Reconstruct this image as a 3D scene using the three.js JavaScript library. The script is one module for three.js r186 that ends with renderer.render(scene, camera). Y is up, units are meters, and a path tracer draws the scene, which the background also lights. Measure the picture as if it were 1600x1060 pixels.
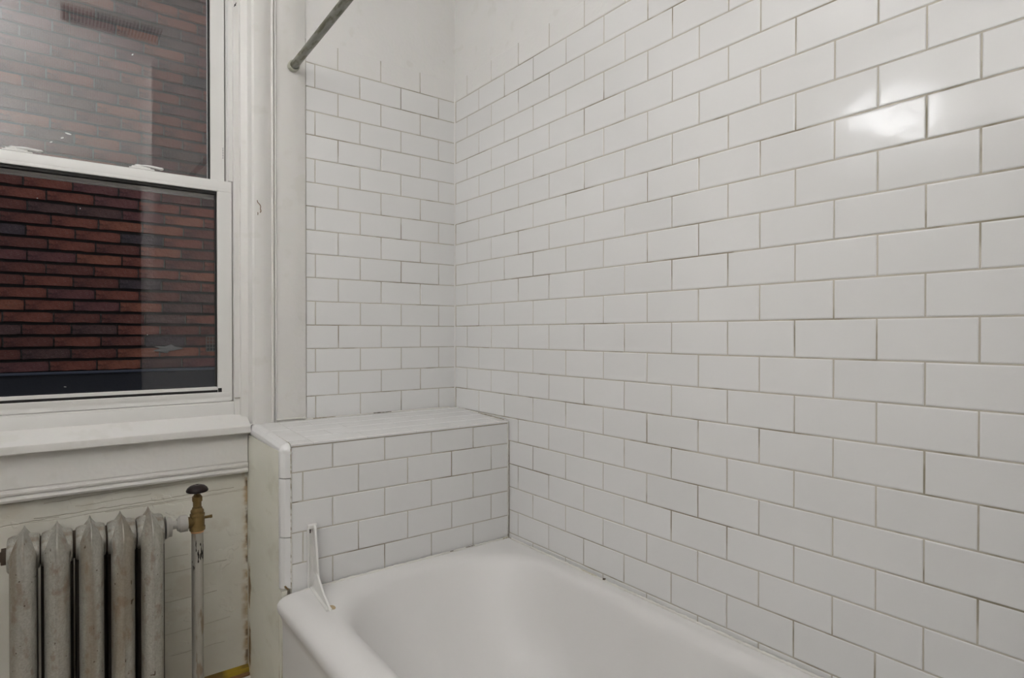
import * as THREE from 'three';
import { mergeGeometries, toCreasedNormals } from 'three/addons/utils/BufferGeometryUtils.js';
import { RoundedBoxGeometry } from 'three/addons/geometries/RoundedBoxGeometry.js';
import { RectAreaLightUniformsLib } from 'three/addons/lights/RectAreaLightUniformsLib.js';

// ------------------------------------------------------------------ camera, sky, exposure
const scene = new THREE.Scene();
const renderer = new THREE.WebGLRenderer({ antialias: true });
renderer.toneMapping = THREE.LinearToneMapping;
renderer.toneMappingExposure = 0.97;
renderer.shadowMap.enabled = true;
RectAreaLightUniformsLib.init();

const camera = new THREE.PerspectiveCamera(59.27, 1600 / 1060, 0.03, 60);
camera.position.set(-1.2005, 1.0442, 1.9439);
camera.rotation.order = 'YXZ';
camera.rotation.set(-0.00814, -0.64875, 0.00045);
scene.add(camera);

scene.background = new THREE.Color().setRGB(0.62, 0.70, 0.80);   // flat overcast sky above the alley
const LAMP = 24, UPLIGHT = 500, UY = 1.8, UZ = 1.7;            // radiance of the wall lamp's light

// ------------------------------------------------------------------ helpers
let seed = 12345;
const rnd = () => { seed = (seed * 1664525 + 1013904223) >>> 0; return seed / 4294967296; };
const rr = (a, b) => a + (b - a) * rnd();
const lin = (r, g, b) => new THREE.Color().setRGB(r, g, b);
const used = {};
function numbered(n) { const k = used[n] = (used[n] ?? -1) + 1; return k ? n + '_' + String(k).padStart(3, '0') : n; }
function shade(o) { o.castShadow = true; o.receiveShadow = true; return o; }
function mesh(name, geo, mat, parent) { const m = shade(new THREE.Mesh(geo, mat)); m.name = parent ? name : numbered(name); (parent ?? scene).add(m); return m; }
function group(name, parent, at = [0, 0, 0]) { const g = new THREE.Group(); g.name = parent ? name : numbered(name); g.position.set(...at); (parent ?? scene).add(g); return g; }
function tag(o, label, category, grp) { o.userData.label = label; if (category) o.userData.category = category; if (grp) o.userData.group = grp; return o; }
function structure(o, label, category) { o.userData.kind = 'structure'; return tag(o, label, category); }
// uv in metres from the facing of each triangle
function uvm(g, s = 1) {
  if (g.index) g = g.toNonIndexed();
  const p = g.attributes.position, uv = new Float32Array(p.count * 2), a = new THREE.Vector3(), b = new THREE.Vector3(), c = new THREE.Vector3();
  for (let i = 0; i < p.count; i += 3) {
    a.fromBufferAttribute(p, i); b.fromBufferAttribute(p, i + 1); c.fromBufferAttribute(p, i + 2);
    const n = b.clone().sub(a).cross(c.clone().sub(a)), ax = Math.abs(n.x), ay = Math.abs(n.y), az = Math.abs(n.z);
    [a, b, c].forEach((v, k) => {
      const q = ax >= ay && ax >= az ? [v.z, v.y] : ay >= az ? [v.x, v.z] : [v.x, v.y];
      uv[(i + k) * 2] = q[0] * s; uv[(i + k) * 2 + 1] = q[1] * s;
    });
  }
  g.setAttribute('uv', new THREE.BufferAttribute(uv, 2));
  return g;
}
const box = (x0, x1, y0, y1, z0, z1) => { const g = new THREE.BoxGeometry(x1 - x0, y1 - y0, z1 - z0); g.translate((x0 + x1) / 2, (y0 + y1) / 2, (z0 + z1) / 2); return uvm(g); };
const rbox = (x0, x1, y0, y1, z0, z1, r = 0.003, n = 2) => { const g = new RoundedBoxGeometry(x1 - x0, y1 - y0, z1 - z0, n, r); g.translate((x0 + x1) / 2, (y0 + y1) / 2, (z0 + z1) / 2); return uvm(g); };
const clean = (g) => { const h = g.index ? g.toNonIndexed() : g.clone(); for (const k of Object.keys(h.attributes)) if (!['position', 'normal', 'uv'].includes(k)) h.deleteAttribute(k); return h; };
const merge = (...gs) => mergeGeometries(gs.map(clean));
// a profile of [x, z] points drawn up along y
function profileUp(pts, y0, y1, crease = 0.6) {
  const s = new THREE.Shape(pts.map(([x, z]) => new THREE.Vector2(x, -z)));
  const g = new THREE.ExtrudeGeometry(s, { depth: y1 - y0, bevelEnabled: false, steps: 1 }); g.rotateX(-Math.PI / 2); g.translate(0, y0, 0);
  return uvm(toCreasedNormals(g, crease));
}
// a profile of [z, y] points drawn along x
function profileAlong(pts, x0, x1, crease = 0.6) {
  const s = new THREE.Shape(pts.map(([z, y]) => new THREE.Vector2(-z, y)));
  const g = new THREE.ExtrudeGeometry(s, { depth: x1 - x0, bevelEnabled: false, steps: 1 }); g.rotateY(Math.PI / 2); g.translate(x0, 0, 0);
  return uvm(toCreasedNormals(g, crease));
}
function arc(cx, cy, r, a0, a1, n) { const o = []; for (let i = 0; i <= n; i++) { const a = (a0 + (a1 - a0) * i / n) * Math.PI / 180; o.push([cx + r * Math.cos(a), cy + r * Math.sin(a)]); } return o; }
function cyl(r, h, at, axis = 'y', r2 = r, seg = 28) { const g = new THREE.CylinderGeometry(r2, r, h, seg); if (axis === 'x') g.rotateZ(-Math.PI / 2); if (axis === 'z') g.rotateX(Math.PI / 2); g.translate(...at); return g; }
function lathe(pts, at, seg = 36) { const g = new THREE.LatheGeometry(pts.map(([r, y]) => new THREE.Vector2(r, y)), seg); g.translate(...at); return g; }
function tube(pts, r, seg = 40, rad = 10) { return new THREE.TubeGeometry(new THREE.CatmullRomCurve3(pts.map((p) => new THREE.Vector3(...p))), seg, r, rad); }

// ------------------------------------------------------------------ procedural textures
function lattice(n) { const a = new Float32Array(n * n); for (let i = 0; i < a.length; i++) a[i] = rnd(); return a; }
const LAT = lattice(64), LAT2 = lattice(64);
function vnoise(x, y, per, L = LAT) {                      // periodic value noise
  const xi = Math.floor(x), yi = Math.floor(y), fx = x - xi, fy = y - yi, w = (t) => t * t * (3 - 2 * t);
  const m = (v) => ((v % per) + per) % per, at = (i, j) => L[(m(j) % 64) * 64 + (m(i) % 64)];
  const u = w(fx), v = w(fy);
  return (at(xi, yi) * (1 - u) + at(xi + 1, yi) * u) * (1 - v) + (at(xi, yi + 1) * (1 - u) + at(xi + 1, yi + 1) * u) * v;
}
function vnoise2(x, y, px, py, L = LAT) {                 // the same with its own period each way
  const xi = Math.floor(x), yi = Math.floor(y), fx = x - xi, fy = y - yi, w = (t) => t * t * (3 - 2 * t), at = (i, j) => L[((((j % py) + py) % py) % 64) * 64 + ((((i % px) + px) % px) % 64)];
  const u = w(fx), v = w(fy);
  return (at(xi, yi) * (1 - u) + at(xi + 1, yi) * u) * (1 - v) + (at(xi, yi + 1) * (1 - u) + at(xi + 1, yi + 1) * u) * v;
}
function fbm(u, v, f, oct, L = LAT) { let s = 0, a = 0.5, t = 0; for (let o = 0; o < oct; o++) { s += a * vnoise(u * f, v * f, f, L); t += a; a *= 0.5; f *= 2; } return s / t; }
function tex(w, h, f, srgb, rep = [1, 1]) {
  const d = new Uint8Array(w * h * 4);
  for (let j = 0; j < h; j++) for (let i = 0; i < w; i++) {
    const c = f((i + 0.5) / w, (j + 0.5) / h), k = (j * w + i) * 4;
    for (let q = 0; q < 3; q++) d[k + q] = Math.max(0, Math.min(255, Math.round((Array.isArray(c) ? c[q] : c) * 255)));
    d[k + 3] = 255;
  }
  const t = new THREE.DataTexture(d, w, h); t.magFilter = THREE.LinearFilter; t.minFilter = THREE.LinearMipmapLinearFilter; t.generateMipmaps = true;
  t.wrapS = t.wrapT = THREE.RepeatWrapping; t.repeat.set(...rep); if (srgb) t.colorSpace = THREE.SRGBColorSpace; t.needsUpdate = true; return t;
}
const mix = (a, b, t) => a.map((v, i) => v + (b[i] - v) * t);
const sm = (a, b, x) => { const t = Math.max(0, Math.min(1, (x - a) / (b - a))); return t * t * (3 - 2 * t); };

// brushed old oil paint: lumps and brush strokes
const paintBump = tex(512, 512, (u, v) => 0.55 * fbm(u, v, 8, 5) + 0.3 * fbm(u, v * 1, 32, 2, LAT2) + 0.15 * vnoise(u * 64, v * 64, 64), false, [2.2, 2.2]);
const paintTone = tex(512, 512, (u, v) => { const n = fbm(u, v, 4, 6), s = sm(0.66, 0.8, fbm(u, v, 16, 4, LAT2)); return mix([0.975 + 0.02 * n, 0.972 + 0.02 * n, 0.965 + 0.022 * n], [0.93, 0.925, 0.90], s * 0.35); }, true, [1.3, 1.3]);
const glazeBump = tex(256, 256, (u, v) => fbm(u, v, 3, 3), false, [6, 6]);
const rough = (c, r, bump, o = {}) => new THREE.MeshStandardMaterial({ color: c, roughness: r, bumpMap: bump ?? null, bumpScale: 0.001, ...o });

const M = {};
M.trim = new THREE.MeshPhysicalMaterial({ color: lin(0.79, 0.778, 0.758), roughness: 0.42, map: paintTone, bumpMap: paintBump, bumpScale: 0.0011 });
M.plaster = new THREE.MeshStandardMaterial({ color: lin(0.805, 0.798, 0.788), roughness: 0.45, map: paintTone, bumpMap: paintBump, bumpScale: 0.0013 });
M.ceiling = new THREE.MeshStandardMaterial({ color: lin(0.82, 0.81, 0.79), roughness: 0.8, bumpMap: paintBump, bumpScale: 0.001 });
M.tiles = [0, 1, 2, 3].map((k) => new THREE.MeshPhysicalMaterial({ color: lin(0.795 + 0.006 * (k - 1.5), 0.79 + 0.006 * (k - 1.5), 0.782 + 0.006 * (k - 1.5)), roughness: 0.10, ior: 1.5, bumpMap: glazeBump, bumpScale: 0.0006 }));
const groutTone = tex(512, 512, (u, v) => { const n = fbm(u, v, 8, 5), d = sm(0.56, 0.75, fbm(u, v, 6, 5, LAT2)); return mix([0.72 + 0.1 * n, 0.70 + 0.1 * n, 0.66 + 0.1 * n], [0.52, 0.49, 0.42], d * 0.7); }, true, [1.6, 1.6]);
M.grout = rough(lin(0.98, 0.97, 0.95), 0.9, paintBump, { map: groutTone });
M.vinyl = new THREE.MeshPhysicalMaterial({ color: lin(0.78, 0.77, 0.745), roughness: 0.33 });
M.gasket = rough(lin(0.012, 0.011, 0.01), 0.7);
M.glass = new THREE.MeshPhysicalMaterial({ color: 0xffffff, transmission: 1, thickness: 0, roughness: 0, ior: 1.52 });
M.enamel = new THREE.MeshPhysicalMaterial({ color: lin(0.79, 0.775, 0.76), roughness: 0.45, ior: 1.5, bumpMap: glazeBump, bumpScale: 0.0003 });
M.caulk = rough(lin(0.78, 0.77, 0.73), 0.6, paintBump, { map: paintTone });

// ------------------------------------------------------------------ room shell
const ROOM = { L: -2.0, F: 2.45, C: 2.62 };
const T0 = 1.925, PV = 0.0774, PH = 0.1544;                    // tile courses: joint 0 and the pitches

{ const f = mesh('floor', box(ROOM.L - 0.12, 0.12, -0.12, 0, -0.3, 4.1), rough(lin(0.62, 0.57, 0.50), 0.4, paintBump));
  structure(f, 'pale bathroom floor below the radiator', 'floor'); }
{ const c = mesh('ceiling', box(ROOM.L - 0.12, 0.12, ROOM.C, ROOM.C + 0.12, -0.3, 4.1), M.ceiling); structure(c, 'white painted ceiling of the bathroom', 'ceiling'); }
{ const w = mesh('wall_left', box(ROOM.L - 0.12, ROOM.L, 0, ROOM.C, -0.3, ROOM.F + 0.12), M.plaster); structure(w, 'white painted wall that carries the lamp', 'wall'); }
// the end of the tub alcove
{ const w = mesh('wall_alcove', box(-0.77, 0, 0, ROOM.C, 1.885, ROOM.F + 0.12), M.plaster); structure(w, 'white painted wall at the foot of the bathtub', 'wall'); }
// wall behind the camera with the open door into a dark hall
{ const g = group('wall_front'); structure(g, 'white painted wall with an open doorway', 'wall');
  mesh('wall_panel', box(ROOM.L, -1.5, 0, ROOM.C, ROOM.F, ROOM.F + 0.12), M.plaster, g);
  mesh('wall_panel', box(-1.5, -0.77, 2.08, ROOM.C, ROOM.F, ROOM.F + 0.12), M.plaster, g); }
{ const hallM = rough(lin(0.10, 0.085, 0.07), 0.8);
  const h = group('wall_hall'); structure(h, 'dark wall of the hall beyond the doorway', 'wall');
  mesh('wall_panel', box(ROOM.L - 0.12, ROOM.L, 0, ROOM.C, ROOM.F + 0.12, 4.1), hallM, h);
  mesh('wall_panel', box(-0.3, 0.12, 0, ROOM.C, ROOM.F + 0.12, 4.1), hallM, h);
  mesh('wall_panel', box(ROOM.L, -0.3, 0, ROOM.C, 3.98, 4.1), hallM, h);
  mesh('wall_panel', box(ROOM.L, -0.3, ROOM.C - 0.02, ROOM.C, ROOM.F + 0.12, 3.98), hallM, h); }
{ const g = group('trim_1'); structure(g, 'white wooden casing round the doorway', 'door casing');
  mesh('jamb_board', rbox(-1.585, -1.5, 0, 2.08, ROOM.F - 0.022, ROOM.F, 0.004), M.trim, g);
  mesh('head_board', rbox(-1.585, -0.772, 2.08, 2.17, ROOM.F - 0.022, ROOM.F, 0.004), M.trim, g); }

// ------------------------------------------------------------------ tiles
const GAP = 0.0026;
const tileCache = {};
function tileGeo(w, h) {                                         // a glazed tile with a pillowed edge, face at z = 0, back at z = -6 mm
  const key = w.toFixed(4) + '_' + h.toFixed(4); if (tileCache[key]) return tileCache[key];
  const rings = [[0, -0.006], [0, -0.0012], [0.0006, -0.0005], [0.0018, -0.0001], [0.0036, 0]];
  const pos = [], nor = [], uv = [], idx = [];
  const NZ = [[1, 0], [0.95, 0.3], [0.62, 0.78], [0.16, 0.987], [0, 1]];
  rings.forEach(([i, z], k) => {
    const X = w / 2 - i, Y = h / 2 - i;
    [[-X, -Y], [X, -Y], [X, Y], [-X, Y]].forEach(([x, y], c) => {
      const sx = [-1, 1, 1, -1][c] * Math.SQRT1_2, sy = [-1, -1, 1, 1][c] * Math.SQRT1_2;
      pos.push(x, y, z); nor.push(NZ[k][0] * sx, NZ[k][0] * sy, NZ[k][1]); uv.push(x + 0.3, y + 0.3);
    });
  });
  // split the sides so that edge normals stay square to their edge
  const P = [], N = [], U = [];
  const push = (x, y, z, nx, ny, nz) => { P.push(x, y, z); const l = Math.hypot(nx, ny, nz); N.push(nx / l, ny / l, nz / l); U.push(x + 0.3, y + 0.3); };
  const D = [[0, -1], [1, 0], [0, 1], [-1, 0]];
  for (let s = 0; s < 4; s++) for (let k = 0; k < rings.length - 1; k++) {
    const g = (kk, c) => [pos[(kk * 4 + c) * 3], pos[(kk * 4 + c) * 3 + 1], pos[(kk * 4 + c) * 3 + 2], D[s][0] * NZ[kk][0], D[s][1] * NZ[kk][0], NZ[kk][1]];
    const a = g(k, s), b = g(k, (s + 1) % 4), c = g(k + 1, (s + 1) % 4), d = g(k + 1, s);
    for (const v of [a, b, c, a, c, d]) push(...v);
  }
  const K = rings.length - 1, f = [0, 1, 2, 3].map((c) => [pos[(K * 4 + c) * 3], pos[(K * 4 + c) * 3 + 1], 0, 0, 0, 1]);
  for (const c of [0, 1, 2, 0, 2, 3]) push(...f[c]);
  const geo = new THREE.BufferGeometry();
  geo.setAttribute('position', new THREE.Float32BufferAttribute(P, 3)); geo.setAttribute('normal', new THREE.Float32BufferAttribute(N, 3)); geo.setAttribute('uv', new THREE.Float32BufferAttribute(U, 2));
  return tileCache[key] = geo;
}
// side: 'back' faces +z, 'right' faces -x, 'up' faces +y
function tile(parent, side, u0, u1, v0, v1, w, tilt = 0.004, gap = GAP, mat) {
  const m = mesh('tile', tileGeo(u1 - u0 - gap, v1 - v0 - gap), mat ?? M.tiles[Math.floor(rnd() * 4)], parent);
  const u = (u0 + u1) / 2, v = (v0 + v1) / 2, tx = rr(-tilt, tilt), ty = rr(-tilt, tilt);
  m.rotation.order = 'YXZ';
  if (side === 'back') { m.position.set(u, v, w + rr(-0.0003, 0.0002)); m.rotation.set(tx, ty, 0); }
  if (side === 'right') { m.position.set(w + rr(-0.0002, 0.0003), v, u); m.rotation.set(tx, -Math.PI / 2 + ty, 0); }
  if (side === 'up') { m.position.set(u, w, v); m.rotation.set(-Math.PI / 2 + tx, 0, ty * 0.3); }
  return m;
}
function course(parent, side, joints, v0, v1, w, tilt, min = 0.006, mat) { for (let i = 0; i + 1 < joints.length; i++) if (joints[i + 1] - joints[i] > min) tile(parent, side, joints[i], joints[i + 1], v0, v1, w, mat ? 0 : tilt, GAP, mat); }
const GD = 0.0011;                                               // depth of the grout below the glaze

const wr = group('wall_right'); structure(wr, 'white subway tiled wall along the bathtub', 'wall');
mesh('grout_bed', box(GD, 0.12, 0, T0 + PV - 0.003, -0.12, ROOM.F + 0.12), M.grout, wr);
mesh('plaster', box(0.0002, 0.12, T0 + PV - 0.003, ROOM.C, -0.12, ROOM.F + 0.12), M.plaster, wr);
const rim = 0.363, ZEND = 1.884;
for (let i = -1; i <= 20; i++) {
  const top = T0 - i * PV, bot = Math.max(T0 - (i + 1) * PV, rim - 0.004), odd = Math.abs(i % 2) === 1;
  const js = [0.0012]; for (let n = -1; n < 14; n++) { const z = 0.0841 + n * PH + (odd ? 0 : PH / 2); if (z > 0.004 && z < ZEND - 0.004) js.push(z); } js.push(ZEND);
  const first = top < 0.74 ? 0.345 : 0;                          // the ledge hides what lies behind it
  const jj = first ? [first, ...js.filter((z) => z > first + 0.006)] : js;
  course(wr, 'right', jj, bot, top, 0, 0.0045, 0.006, i < 0 ? M.plaster : undefined);
}

mesh('corner_sealant', profileUp([[0.0006, -0.0006], [-0.0028, -0.0006], [-0.0012, 0.0006], [-0.0004, 0.0016], [0.0006, 0.0030]], 0.76, 2.02), M.plaster, wr);
// back wall: masonry round the window, plaster above the tiles, tiles, the boarding below the window
const WX0 = -1.534, WX1 = -0.736, WY0 = 0.76, WY1 = 2.36;
const wb = group('wall_back'); structure(wb, 'white wall with the window and subway tiles', 'wall');
const masonry = rough(lin(0.45, 0.40, 0.36), 0.9);
mesh('masonry', box(ROOM.L - 0.12, WX0, 0, ROOM.C, -0.28, -0.012), masonry, wb);
mesh('masonry', box(WX1, 0.12, 0, ROOM.C, -0.28, -0.012), masonry, wb);
mesh('masonry', box(WX0, WX1, 0, WY0, -0.28, -0.02), masonry, wb);
mesh('masonry', box(WX0, WX1, WY1, ROOM.C, -0.28, -0.012), masonry, wb);
mesh('grout_bed', box(-0.566, 0.002, 0.70, T0 + PV - 0.003, -0.012, -GD), M.grout, wb);
mesh('plaster', box(-0.566, 0.002, T0 + PV - 0.003, ROOM.C, -0.012, -0.0002), M.plaster, wb);
mesh('plaster', box(-0.85, -0.566, 2.42, ROOM.C, -0.012, -0.0002), M.plaster, wb);
mesh('plaster', box(ROOM.L, -0.85, 2.42, ROOM.C, -0.012, -0.0002), M.plaster, wb);
mesh('plaster', box(ROOM.L, -1.70, 0, 2.42, -0.012, -0.0002), M.plaster, wb);
mesh('plaster', box(-1.70, -1.50, 0.699, 0.775, -0.012, -0.004), M.plaster, wb);
for (let i = -1; i <= 14; i++) {
  const top = T0 - i * PV, bot = T0 - (i + 1) * PV, odd = Math.abs(i % 2) === 1;
  const js = odd ? [-0.565, -0.4564, -0.302, -0.1476, -0.001] : [-0.565, -0.5336, -0.3792, -0.2248, -0.0704, -0.001];
  course(wb, 'back', js, bot, top, 0, 0.004, 0.006, i < 0 ? M.plaster : undefined);
}
// the painted wall under the window: cracks, flaking and stains
const crack = [];
for (let i = 0; i < 26; i++) { const y = i < 14 ? rr(0.78, 0.90) : rr(0.05, 0.8), x0 = rr(-0.1, 0.8); crack.push([x0, x0 + rr(0.12, 0.5), y, rr(0, 40), rr(0.35, 1)]); }
const crackAt = (u, v) => { let d = 0; for (const [a, b, y, ph, k] of crack) if (u > a && u < b) { const w = y + 0.012 * (vnoise(u * 9 + ph, ph, 64) - 0.5) + 0.004 * (vnoise(u * 60 + ph, ph, 64) - 0.5) + 0.03 * (u - a); d = Math.max(d, k * (1 - sm(0.0004, 0.0022, Math.abs(v - w)))); } return d; };
const lowTone = tex(1024, 1024, (u, v) => {
  const n = fbm(u, v, 5, 6), m = fbm(u, v, 12, 5, LAT2);
  let c = mix([0.89, 0.88, 0.84], [0.85, 0.835, 0.79], sm(0.35, 0.7, n));
  c = mix(c, [0.80, 0.765, 0.70], sm(0.6, 0.78, m) * 0.4);
  const edge = u + 0.028 * (fbm(u * 2, v, 16, 4, LAT2) - 0.5) * 0.4;                  // rusty seepage in the corner by the ledge
  c = mix(c, [0.62, 0.50, 0.33], sm(0.976, 0.998, edge) * sm(0.30, 0.75, fbm(u, v, 32, 4)) * 0.75);
  c = mix(c, [0.32, 0.25, 0.16], sm(0.988, 0.998, edge) * sm(0.52, 0.66, fbm(u, v, 24, 4, LAT2)) * 0.8);
  return mix(c, [0.60, 0.55, 0.47], crackAt(u, v) * 0.5);
}, true);
const lowBump = tex(1024, 1024, (u, v) => 0.5 + 0.25 * (fbm(u, v, 10, 5) - 0.5) + 0.25 * (sm(0.58, 0.62, fbm(u, v, 20, 4, LAT2)) - 0.3) * sm(0.5, 0.7, fbm(u, v, 4, 3)) - 0.35 * crackAt(u, v), false);
M.low = new THREE.MeshStandardMaterial({ map: lowTone, bumpMap: lowBump, bumpScale: 0.003, roughness: 0.5 });
{ const g = new THREE.PlaneGeometry(0.97, 0.70); g.translate(-0.74 - 0.485, 0.35, 0); const b = box(-1.70, -0.74, 0, 0.70, -0.02, -0.0125);
  const f = new THREE.BoxGeometry(0.96, 0.70, 0.008); f.translate(-1.22, 0.35, -0.0155);
  const m = mesh('panelling', f, M.low, wb); tag(m, 'cracked stained white paint below the window'); }
{ const g = group('trim_2'); structure(g, 'yellow varnished moulding at the foot of the wall', 'moulding');
  const vt = tex(256, 64, (u, v) => mix([0.66, 0.55, 0.13], [0.45, 0.35, 0.10], sm(0.35, 0.7, fbm(u, v, 8, 5))), true, [3, 3]);
  mesh('quarter_round', profileAlong([[-0.0115, 0.008], [0.006, 0.008], ...arc(-0.0115, 0.008, 0.0175, 0, 90, 8).slice(1)], -1.70, -0.742), new THREE.MeshPhysicalMaterial({ map: vt, roughness: 0.35, bumpMap: paintBump, bumpScale: 0.001 }), g);
  mesh('shoe', rbox(-1.70, -0.742, 0, 0.009, -0.0115, 0.016, 0.003), rough(lin(0.22, 0.11, 0.04), 0.5, paintBump), g); }

// ------------------------------------------------------------------ window
const mirrorX = (x) => -2.27 - x;                                // the window is symmetrical about x = -1.135
const win = group('window_1'); structure(win, 'white double hung window looking onto the brick wall', 'window');
const casingPts = [[-0.567, -0.012], [-0.567, 0.0055], [-0.569, 0.0065], [-0.6585, 0.0065], [-0.6592, 0.011], [-0.661, 0.0125], [-0.6632, 0.011], [-0.664, 0.006], [-0.6665, 0.006], [-0.6675, 0.012], [-0.670, 0.0145],
  [-0.673, 0.0125], [-0.6745, 0.009], [-0.682, 0.013], [-0.690, 0.0165], [-0.703, 0.0205], [-0.716, 0.022], [-0.727, 0.0205], [-0.7325, 0.015], [-0.7345, 0.006], [-0.7355, -0.004], [-0.739, -0.012], [-0.746, -0.0165], [-0.7535, -0.0185],
  [-0.7565, -0.0195], [-0.7575, -0.028], [-0.759, -0.0305], [-0.7725, -0.031], [-0.774, -0.0325], [-0.774, -0.20], [-0.7355, -0.20], [-0.7355, -0.012]];
mesh('casing', profileUp(casingPts, 0.768, 2.42, 0.5), M.trim, win);
mesh('casing', profileUp(casingPts.map(([x, z]) => [mirrorX(x), z]).reverse(), 0.768, 2.42, 0.5), M.trim, win);
mesh('head_casing', rbox(mirrorX(-0.74), -0.74, 2.30, 2.42, -0.2, 0.012, 0.004), M.trim, win);
const stool = mesh('window_stool', profileAlong([[-0.06, 0.744], [0.027, 0.744], [0.0300, 0.747], [0.0305, 0.7620], [0.0295, 0.7655], [0.0265, 0.7680], [0.020, 0.7715], [0.010, 0.7765], [-0.010, 0.7865], [-0.026, 0.7940], [-0.034, 0.797], [-0.06, 0.799]], mirrorX(-0.741), -0.741, 0.40), M.trim, win);
stool.userData.label = 'thickly painted rounded window stool';
mesh('apron', profileAlong([[-0.013, 0.745], [0.004, 0.745], [0.004, 0.656], [0.0015, 0.6545], [0.0015, 0.652], [0.007, 0.6505], [0.009, 0.646], [0.0075, 0.6405], [0.003, 0.638], [0.003, 0.636], [0.0095, 0.634], [0.0115, 0.629], [0.009, 0.6235], [0.002, 0.621], [-0.013, 0.620]], mirrorX(-0.744), -0.744, 0.5), M.trim, win);
// vinyl frame sill in front of the lower sash
mesh('frame_sill', profileAlong([[-0.20, 0.76], [-0.036, 0.76], [-0.036, 0.8285], [-0.0375, 0.8315], [-0.040, 0.832], [-0.040, 0.8365], [-0.20, 0.838]], mirrorX(-0.774), -0.774, 0.5), M.vinyl, win);
mesh('sill_clip', rbox(-0.7735, -0.7575, 0.846, 0.8495, -0.034, -0.0265, 0.0012), rough(lin(0.42, 0.40, 0.35), 0.5), win);
// sashes
function pane(x0, x1, y0, y1, z, parent) { const m = mesh('pane', box(x0, x1, y0, y1, z - 0.002, z + 0.002), M.glass, parent); return m; }
function paneSheet(x0, x1, y0, y1, z, parent) { const g = new THREE.PlaneGeometry(x1 - x0, y1 - y0); g.translate((x0 + x1) / 2, (y0 + y1) / 2, z); return mesh('pane', g, M.glass, parent); }
const lower = group('lower_sash', win), upper = group('upper_sash', win);
const GR = -0.818, GL = mirrorX(GR), SR = -0.7762, SL = mirrorX(SR);
const stileR = [[GR + 0.0005, -0.045], [SR - 0.001, -0.045], [SR, -0.046], [SR, -0.078], [GR + 0.0005, -0.078]];
mesh('stile', profileUp(stileR, 0.84, 1.512), M.vinyl, lower);
mesh('stile', profileUp(stileR.map(([x, z]) => [mirrorX(x), z]).reverse(), 0.84, 1.512), M.vinyl, lower);
mesh('rail', profileAlong([[-0.078, 0.838], [-0.044, 0.838], [-0.044, 0.8445], [-0.0448, 0.846], [-0.0448, 0.852], [-0.0440, 0.8535], [-0.044, 0.8650], [-0.046, 0.8665], [-0.078, 0.8665]], GL - 0.03, GR + 0.036), M.vinyl, lower);
mesh('meeting_rail', profileAlong([[-0.078, 1.4785], [-0.0452, 1.4785], [-0.0440, 1.480], [-0.0440, 1.4865], [-0.0446, 1.4875], [-0.0440, 1.4885], [-0.0440, 1.504], [-0.046, 1.512], [-0.050, 1.5135], [-0.078, 1.5135]], SL, SR), M.vinyl, lower);
mesh('bead', rbox(GL, GR, 0.8735, 0.8830, -0.062, -0.0462, 0.0015), M.vinyl, lower);
mesh('gasket', box(GL - 0.01, -0.8065, 0.8660, 0.8740, -0.074, -0.0475), M.gasket, lower);
mesh('gasket', box(-0.8168, -0.8065, 0.8668, 0.8790, -0.072, -0.0446), M.gasket, lower);
mesh('gasket', box(GL, GR, 1.4705, 1.479, -0.072, -0.050), M.gasket, lower);
mesh('gasket', box(GR - 0.0028, GR + 0.001, 0.883, 1.479, -0.074, -0.0535), M.gasket, lower);
mesh('gasket', box(GL - 0.001, GL + 0.0028, 0.883, 1.479, -0.074, -0.0535), M.gasket, lower);
paneSheet(GL, GR, 0.870, 1.479, -0.0565, lower);
paneSheet(GL, GR, 0.870, 1.479, -0.0705, lower);
// upper sash, a track further out
const UR = -0.829, UL = mirrorX(UR), UO = -0.789, UOL = mirrorX(UO);
const ustile = [[UR + 0.0005, -0.082], [UO - 0.001, -0.082], [UO, -0.083], [UO, -0.115], [UR + 0.0005, -0.115]];
mesh('stile', profileUp(ustile, 1.47, 2.30), M.vinyl, upper);
mesh('stile', profileUp(ustile.map(([x, z]) => [mirrorX(x), z]).reverse(), 1.47, 2.30), M.vinyl, upper);
mesh('rail', rbox(UOL, UO, 1.47, 1.508, -0.115, -0.0815, 0.0015), M.vinyl, upper);
mesh('rail', rbox(UOL, UO, 2.245, 2.30, -0.115, -0.0815, 0.0015), M.vinyl, upper);
for (const s of [0, 1]) mesh('gasket', s ? box(UR - 0.0025, UR + 0.001, 1.508, 2.245, -0.111, -0.090) : box(UL - 0.001, UL + 0.0025, 1.508, 2.245, -0.111, -0.090), M.gasket, upper);
paneSheet(UL, UR, 1.505, 2.247, -0.093, upper);
paneSheet(UL, UR, 1.505, 2.247, -0.107, upper);
{ // fine insect screen outside the upper sash
  const sc = group('insect_screen', win), wires = [], m = rough(lin(0.17, 0.17, 0.165), 0.6), z = -0.135, w = 0.00042;
  const wire = (x0, x1, y0, y1) => { const g = new THREE.PlaneGeometry(x1 - x0, y1 - y0); g.translate((x0 + x1) / 2, (y0 + y1) / 2, z); wires.push(g); };
  for (let x = UL + 0.003; x < UR - 0.002; x += 0.0021) wire(x, x + w, 1.49, 2.28);
  for (let y = 1.492; y < 2.278; y += 0.0021) wire(UL, UR, y, y + w);
  mesh('wire_mesh', mergeGeometries(wires), m, sc).userData.kind = 'stuff';
  mesh('screen_frame', merge(box(UOL, UL, 1.47, 2.30, -0.14, -0.13), box(UR, UO, 1.47, 2.30, -0.14, -0.13), box(UL, UR, 1.47, 1.49, -0.14, -0.13), box(UL, UR, 2.28, 2.30, -0.14, -0.13)), M.vinyl, sc); }
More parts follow.
